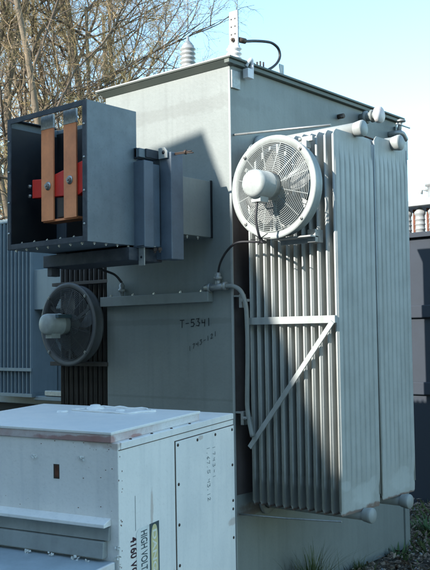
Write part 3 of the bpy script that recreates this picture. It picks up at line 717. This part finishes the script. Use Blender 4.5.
# ------------------------------------------------------------------ neighbouring blue-grey transformer
N_ = empty('blue_transformer', (-7.2, 4.8, 0), 'blue grey transformer with ribbed radiators, half hidden behind the open busbar box', 'transformer')
MB().box((-9.5, 3.95, .75), (-4.3, 6.2, 3.42)).build('tank', 'bluetank', N_, .01)
MB().box((-9.3, 4.2, 0), (-4.6, 6.0, .75)).build('base', 'darkwall', N_)
MB().box((-9.6, 3.85, 3.425), (-4.2, 6.3, 3.50)).build('cover', 'bluetank', N_, .01)
MB().box((-6.45, 3.52, 2.10), (-5.55, 3.94, 2.66)).build('cable_box', 'bluetank', N_, .01)
MB().box((-6.40, 3.50, .86), (-5.3, 3.94, .92)).build('lower_shelf', 'bluetank', N_, .01)
lb = MB(); lb.box((-6.15, 3.49, .925), (-5.75, 3.60, 1.0)); lb.build('drain_box', 'galv', N_, .01)
nr = MB().tube([(-6.95, 3.55, 3.26), (-6.95, 4.0, 3.26)], .06, 12).build('radiator', 'bluerad', N_)
MB().tube([(-6.95, 3.55, 1.0), (-6.95, 4.0, 1.0)], .06, 12).build('header_pipe', 'bluerad', nr)
fm = MB(); 
fm.prism([(-.006, 0, .95), (.006, 0, .95), (.012, .03, .95), (.012, .46, .95), (.0, .48, .95), (-.012, .46, .95), (-.012, .03, .95)], (0, 0, 2.40))
ff = fm.build('radiator_panel', 'bluerad', nr); ff.location = ff.location + V(-6.42, 3.46, 0)
for k in range(1, 15):
    c = copy_part(ff, nr, (-.085 * k, 0, 0)); c.matrix_parent_inverse = ff.matrix_parent_inverse.copy()
MB().box((-7.7, 3.43, 1.255), (-6.36, 3.458, 1.30)).build('radiator_brace', 'bluetank', N_, .003)
MB().box((-7.7, 3.44, .90), (-6.36, 3.95, .948)).build('radiator_shelf', 'bluetank', N_, .003)
MB().box((-7.7, 3.47, 3.352), (-6.38, 3.95, 3.38)).build('radiator_cap', 'bluetank', N_, .01)

# ------------------------------------------------------------------ dark navy switchgear to the right with insulators on top
S_ = empty('dark_switchgear', (.4, 5.0, 0), 'dark navy steel switchgear housing with pale insulators on top, behind the two tall radiators', 'switchgear')
MB().box((-1.9, 4.0, -.05), (3.2, 6.4, 2.68)).build('housing', 'darkwall', S_, .01)
MB().box((-1.95, 3.95, 2.683), (3.25, 6.45, 2.735)).build('roof_edge', 'darkwall', S_, .005)
rb_ = MB()
for z in (1.86, 1.08): rb_.mark(); rb_.box((-1.88, 3.965, z), (3.18, 3.997, z + .13))
rb_.split('stiffener', 'darkwall', S_, .01)
for k in range(14):
    x = -1.60 + k * .155
    b3 = MB(); b3.lathe((x, 4.12, 2.737), (0, 0, 1), [(.05, 0), (.05, .04), (.058, .045), (.05, .055), (.05, .09), (.058, .095), (.05, .105), (.05, .14), (.058, .145), (.05, .155), (.05, .19), (.06, .2), (.06, .225), (.04, .245), (.02, .27), (.001, .275)], 18)
    io = b3.build('insulator', 'greyporc', S_)
    b4 = MB(); b4.box((x + .062, 4.14, 2.737), (x + .088, 4.17, 3.0)); b4.build('rust_bar', 'rust', io)
MB().box((-1.8, 4.02, 3.016), (3.1, 4.5, 3.075)).build('top_rail', 'greyporc', S_, .005)
for x in (-.66, .5, 1.6):
    b5 = MB(); b5.lathe((x, 4.25, 3.077), (0, 0, 1), [(.15, 0), (.15, .02), (.12, .04), (.125, .15), (.15, .16), (.15, .18), (.05, .20), (.001, .20)], 20); b5.tube([(x - .13, 4.25, 3.20), (x - .20, 4.25, 3.22), (x - .21, 4.25, 3.17)], .015, 8); b5.build('cable_terminal', 'greyporc', S_)

# ------------------------------------------------------------------ unseen building behind the camera, shaped to shade the yard, wings added
A_, SZ = .217, .50
bx1 = -1.75
B_ = empty('unseen_shade_building', (-6, -10.5, 0), 'rendered two storey building behind the viewer whose roof edge shades the yard', 'building')
hw = 6.535
bm_ = MB()
bm_.prism([(bx1, -7, -.1), (-7.2, -7, -.1), (-7.2, -7, hw - .75), (bx1, -7, hw)], (0, -7.5, 0)); bm_.build('wall', 'plaster', B_)  # unseen main block, top edges shaped to cast the yard shadow
wg = MB(); wg.box((bx1 + .01, -14.5, -.1), (-.3, -8, 4.93)); wg.build('low_sun_blocker', 'plaster', B_)  # added to keep the sun off the cabinet
MB().box((-.29, -14.5, -.1), (14, -8, 8.5)).build('sky_blocker', 'plaster', B_)  # added to block sky light from the front faces
tw = MB(); tw.box((-16, -14.5, -.1), (-7.21, -7, 8.9)); tw.build('tower_sun_blocker', 'plaster', B_)  # added to keep the sun off the blue transformer
for x in (-6.4, -4.9, -3.4):  # made-up windows and sills on the unseen building
    for z in (1.1, 3.9):
        w_ = MB().box((x, -7.0, z), (x + .9, -6.985, z + 1.2)).build('window', 'winglass', B_)
        MB().box((x - .05, -7.0, z - .06), (x + .95, -6.95, z - .004)).build('sill', 'roofsheet', w_)

# ------------------------------------------------------------------ trees
CAM = V(3.52018196, -4.33863186, 1.7)
def spot(px, depth):
    fwd = V(-.6445, .7625, 0); rt = V(.7632, .6461, 0)
    return V(CAM.x, CAM.y, 0) + (fwd + rt * ((px - 215) / 896)) * depth
def make_tree(seed, height, stems, lean, twigdens, r0, wide=1.0):
    R_ = random.Random(seed)
    trunk, limbs, twigs, buds = MB(), MB(), MB(), MB()
    def rv(s=1.0): return V(R_.gauss(0, s), R_.gauss(0, s), R_.gauss(0, s))
    def bud(p, s):
        a = rv().normalized() * s; b = a.orthogonal().normalized() * s * .7
        o = len(buds.v); buds.v += [tuple(p - a), tuple(p + b), tuple(p + a), tuple(p - b)]; buds.f.append((o, o + 1, o + 2, o + 3)); buds.sm.append(False)
    def grow(p, d, r, length, lev):
        k = 6 if lev == 0 else (5 if lev < 3 else 3)
        P = [p.copy()]; Rr = [r]; dirs = [d.copy()]
        for i in range(k):
            up = .10 if lev == 0 else .05
            d = (d + rv(.10 + .05 * lev) + V(0, 0, up)).normalized()
            p = p + d * (length / k); P.append(p.copy()); Rr.append(r * (1 - .75 * (i + 1) / k) if lev else r * (1 - .6 * (i + 1) / k)); dirs.append(d.copy())
        tgt = trunk if lev == 0 else (limbs if lev < 3 else twigs)
        tgt.tube(P, Rr, 8 if lev == 0 else (5 if lev == 1 else (4 if lev == 2 else 3)), False, lev < 2)
        if lev >= 3:
            for q in P[1:]:
                if R_.random() < .85: bud(q + rv(.025), R_.uniform(.006, .016))
        if lev == 4: return
        nch = (10, 7, 6, 4.6)[lev] * (twigdens if lev >= 1 else 1)
        nch = int(nch + R_.random())
        for c in range(nch):
            t = R_.uniform((.22, .15, .08, .05)[lev], 1.0); f = t * k; i = min(int(f), k - 1); q = P[i].lerp(P[i + 1], f - i)
            rr = Rr[i] * (1 - (f - i)) + Rr[i + 1] * (f - i)
            base = dirs[i]; side = rv(); side = (side - base * side.dot(base)).normalized()
            ang = R_.uniform(.45, 1.1)
            nd = (base * math.cos(ang) + side * math.sin(ang) * wide).normalized()
            ln = length * R_.uniform(.32, .62) * (1.15 - .5 * t)
            if lev >= 2: ln = max(ln, .35)
            grow(q, nd, max(rr * R_.uniform(.35, .6), (.03, .013, .0065, .0036)[lev]), ln, lev + 1)
    for s_ in range(stems):
        a = s_ * 2.4 + R_.random(); d = V(math.cos(a) * lean, math.sin(a) * lean, 1).normalized()
        grow(V(math.cos(a) * .15, math.sin(a) * .15, -.1), d, r0 * R_.uniform(.7, 1.1), height * R_.uniform(.8, 1.05), 0)
    return trunk, limbs, twigs, buds
protos = []
specs = [(11, 10.5, 2, .13, 1.0, .14, .9, 'twig', 'buds'), (23, 11, 3, .20, .95, .11, .95, 'twigred', 'redbuds'), (37, 9.5, 3, .28, .92, .10, 1.0, 'twig', 'greenbuds')]
def plant(root, objs):
    for o in objs: pass
places = [  # px, depth, proto, rot, scale
    (8, 19, 0, 0.3, 1.0, 'slim bare tree with ochre buds, nearest the blue transformer'),
    (55, 18, 1, 1.30, 1.0, 'bare leaning tree with reddish twigs directly above the open busbar box'),
    (90, 22, 0, 4.82, 1.05, 'bare tree with ochre buds rising over the far corner of the grey tank'),
    (75, 24, 2, 2.95, 1.15, 'many stemmed bare tree with yellow green buds low behind the busbar box'),
    (98, 25, 1, 1.96, 1.0, 'bare tree with thin reddish twigs reaching behind the grey ribbed bushing'),
    (120, 28, 1, 1.05, .95, 'bare tree with thin reddish twigs seen between the ribbed bushing and the corner plate'),
    (-30, 20, 2, 1.0, 1.15, 'spreading bare tree with yellow green buds at the edge of the picture'),
    (36, 18.5, 2, 2.6, .95, 'low bare tree with yellow green buds leaning over the blue transformer'),
]
meshes = []
for sp in specs:
    tr, li, tw, bu = make_tree(*sp[:7])
    meshes.append([(tr, 'trunk', 'bark'), (li, 'limbs', 'branch'), (tw, 'twigs', sp[7]), (bu, 'buds', sp[8])])
built = {}
for px, dep, pi_, rot, s, lab in places:
    root = empty('bare_tree', spot(px, dep), lab, 'tree', 'bare trees behind the transformers', (0, 0, rot)); root.scale = (s, s, s)
    if pi_ not in built:
        obs = []
        for mb, nm, mt in meshes[pi_]:
            o = mb.build(nm, mt); o.parent = root; obs.append(o)
        built[pi_] = obs
    else:
        for o in built[pi_]:
            c = o.copy(); C.objects.link(c); c.parent = root
# undergrowth far behind (one mass)
ug = MB()
for k in range(14000):
    px = rnd.uniform(-120, 230); dep = rnd.uniform(27, 36); p = spot(px, dep)
    z = abs(rnd.gauss(0, 1.3)) + rnd.random() * 1.8 
    a = V(rnd.gauss(0, 1), rnd.gauss(0, 1), rnd.gauss(0, 1)).normalized() * rnd.uniform(.03, .08); b = a.orthogonal().normalized() * .05; q = p + V(0, 0, z)
    ug.add([q - a, q + b, q + a, q - b], [(0, 1, 2, 3)])
tag(ug.build('undergrowth', 'greenbuds'), 'yellow green scrub filling the ground under the bare trees', 'undergrowth', kind='stuff')

# ------------------------------------------------------------------ grass, weeds and leaf litter at the foot of the tank
def tuft(name, c, nb, hgt, spread, label, cat, mat='grass', bend=.5, wid=.004):
    mb = MB()
    for k in range(nb):
        a = rnd.uniform(0, 2 * PI); r = abs(rnd.gauss(0, spread * .35)); base = V(math.cos(a) * r, math.sin(a) * r, -.03)
        h = hgt * rnd.uniform(.45, 1.05); out = V(math.cos(a + rnd.gauss(0, .6)), math.sin(a + rnd.gauss(0, .6)), 0)
        side = out.cross(V(0, 0, 1)) * wid * rnd.uniform(.6, 1.3); bb_ = bend * rnd.uniform(.3, 1.3)
        vs = []
        for i in range(5):
            t = i / 4; q = base + V(0, 0, h * (t - .22 * bb_ * t * t)) + out * h * bb_ * t * t
            vs += [q - side * (1 - t * .95), q + side * (1 - t * .95)]
        mb.add(vs, [(2 * i, 2 * i + 1, 2 * i + 3, 2 * i + 2) for i in range(4)])
    o = mb.build(name, mat); o.location = c
    return tag(o, label, cat)
tuft('grass_tuft', (.12, .62, 0), 300, .38, .24, 'tall green grass tuft growing against the tank under the fan radiator', 'grass tuft')
tuft('grass_tuft', (.06, 1.32, 0), 110, .15, .25, 'low green grass tuft at the foot of the tank beneath the outer radiator', 'grass tuft')
tuft('weed', (.08, 1.86, 0), 50, .15, .2, 'small leafy weed near the rear corner of the grey tank', 'weed', 'weed', .9, .012)
tuft('weed', (-.10, 2.75, 0), 70, .20, .3, 'broad leafed weed beside the dark switchgear behind the tank corner', 'weed', 'weed', .9, .016)
gr = MB()
for k in range(5200):
    x, y = rnd.uniform(-1.2, 2.2), rnd.uniform(.3, 3.95)
    if x < .05 and y < 2.2: continue
    if math.sin(x * 4.1 + 1) * math.sin(y * 3.3) + rnd.gauss(0, .4) < .25: continue
    h = rnd.uniform(.03, .12); a = rnd.uniform(0, 6.28); o = V(math.cos(a), math.sin(a), 0); s_ = o.cross(V(0, 0, 1)) * .0035; p = V(x, y, -.03)
    gr.add([p - s_, p + s_, p + V(0, 0, h * .7) + o * h * .2 + s_ * .6, p + V(0, 0, h) + o * h * .6], [(0, 1, 2, 3)])
tag(gr.build('grass', 'grass'), 'short sparse grass around the tank and the dark switchgear', 'grass', kind='stuff')
lf = MB()
for k in range(9000):
    x, y = rnd.uniform(-1.2, 1.6), rnd.uniform(.2, 3.97)
    if x < .03 and y < 2.2: continue
    p = V(x, y, rnd.uniform(-.015, .045)); a = V(rnd.gauss(0, 1), rnd.gauss(0, 1), rnd.gauss(0, .45)).normalized() * rnd.uniform(.012, .034); b = V(rnd.gauss(0, 1), rnd.gauss(0, 1), rnd.gauss(0, .4)); b = (b - a * (b.dot(a) / a.length_squared)).normalized() * a.length * .55
    lf.add([p - a, p - a * .3 + b, p + a, p - a * .2 - b, p + V(0, 0, .006)], [(0, 1, 4), (1, 2, 4), (2, 3, 4), (3, 0, 4)])
tag(lf.build('leaf_litter', 'litter'), 'dry brown leaves scattered over the soil beside the tank', 'leaf litter', kind='stuff')
pb = MB()
for k in range(900):
    x, y = rnd.uniform(-1.2, 1.4), rnd.uniform(.2, 3.9)
    if x < .05 and y < 2.2: continue
    r = rnd.uniform(.006, .022); p = V(x, y, .002); q = [V(rnd.gauss(0, 1), rnd.gauss(0, 1), rnd.gauss(0, .6)).normalized() * r for _ in range(1)]
    a = rnd.uniform(0, 1); ring_ = [p + V(math.cos(a + j * PI / 3) * r * rnd.uniform(.7, 1.2), math.sin(a + j * PI / 3) * r * rnd.uniform(.7, 1.2), 0) for j in range(6)]
    pb.add(ring_ + [p + V(0, 0, r * .8), p - V(0, 0, r)], [(j, (j + 1) % 6, 6) for j in range(6)] + [((j + 1) % 6, j, 7) for j in range(6)], True)
tag(pb.build('pebbles', 'greyporc'), 'small grey stones lying in the soil by the tank', 'pebbles', kind='stuff')
tg = MB()
for k in range(240):
    x, y = rnd.uniform(-1.1, 2.0), rnd.uniform(.4, 3.9)
    if x < .05 and y < 2.2: continue
    a = rnd.uniform(0, 6.28); l = rnd.uniform(.06, .25); p = V(x, y, .012)
    tg.tube([p, p + V(math.cos(a) * l * .5, math.sin(a) * l * .5, .015), p + V(math.cos(a + .3) * l, math.sin(a + .3) * l, .004)], [.004, .003, .0015], 4)
tag(tg.build('fallen_twigs', 'twiglitter'), 'thin broken twigs lying among the dry leaves', 'twigs', kind='stuff')

# ------------------------------------------------------------------ light, sky, camera
w = bpy.data.worlds.new('World'); sc.world = w; w.use_nodes = True
nt = w.node_tree; bg = nt.nodes['Background']; sky = nt.nodes.new('ShaderNodeTexSky'); sky.sky_type = 'NISHITA'; sky.sun_disc = False
sdir = V(-A_, -1, SZ).normalized()
sky.sun_elevation = math.asin(sdir.z); sky.sun_rotation = math.atan2(sdir.x, sdir.y); sky.air_density = 1.0; sky.dust_density = .35; sky.ozone_density = 1.0
tint = nt.nodes.new('ShaderNodeMixRGB'); tint.blend_type = 'MULTIPLY'; tint.inputs['Fac'].default_value = 1; tint.inputs['Color2'].default_value = (.90, 1.04, 1.0, 1)
nt.links.new(sky.outputs['Color'], tint.inputs['Color1']); nt.links.new(tint.outputs['Color'], bg.inputs['Color']); bg.inputs['Strength'].default_value = .12
sl = bpy.data.lights.new('sun', 'SUN'); sl.energy = 2.7; sl.angle = math.radians(.5); sl.color = (1, .95, .87)
so = bpy.data.objects.new('sun', sl); C.objects.link(so); so.rotation_euler = (-sdir).to_track_quat('-Z', 'Y').to_euler()
cam = bpy.data.cameras.new('camera'); co = bpy.data.objects.new('camera', cam); C.objects.link(co); sc.camera = co
Rm = Matrix(((.7631527565726309, .04747227326464999, .644472073411006), (.6460727874517764, -.03489937442170645, -.7624775321143997), (-.013704869568386537, .9982626993612753, -.05730409770735051)))
co.matrix_world = Matrix.Translation(CAM) @ Rm.to_4x4()
cam.sensor_fit = 'VERTICAL'; cam.sensor_height = 36; cam.lens = 896 / 570 * 36; cam.clip_end = 3000; cam.clip_start = .05
sc.view_settings.view_transform = 'Standard'; sc.view_settings.look = 'None'; sc.view_settings.gamma = 1; sc.view_settings.exposure = 1.85
try: sc.view_settings.use_curve_mapping = False
except Exception: pass
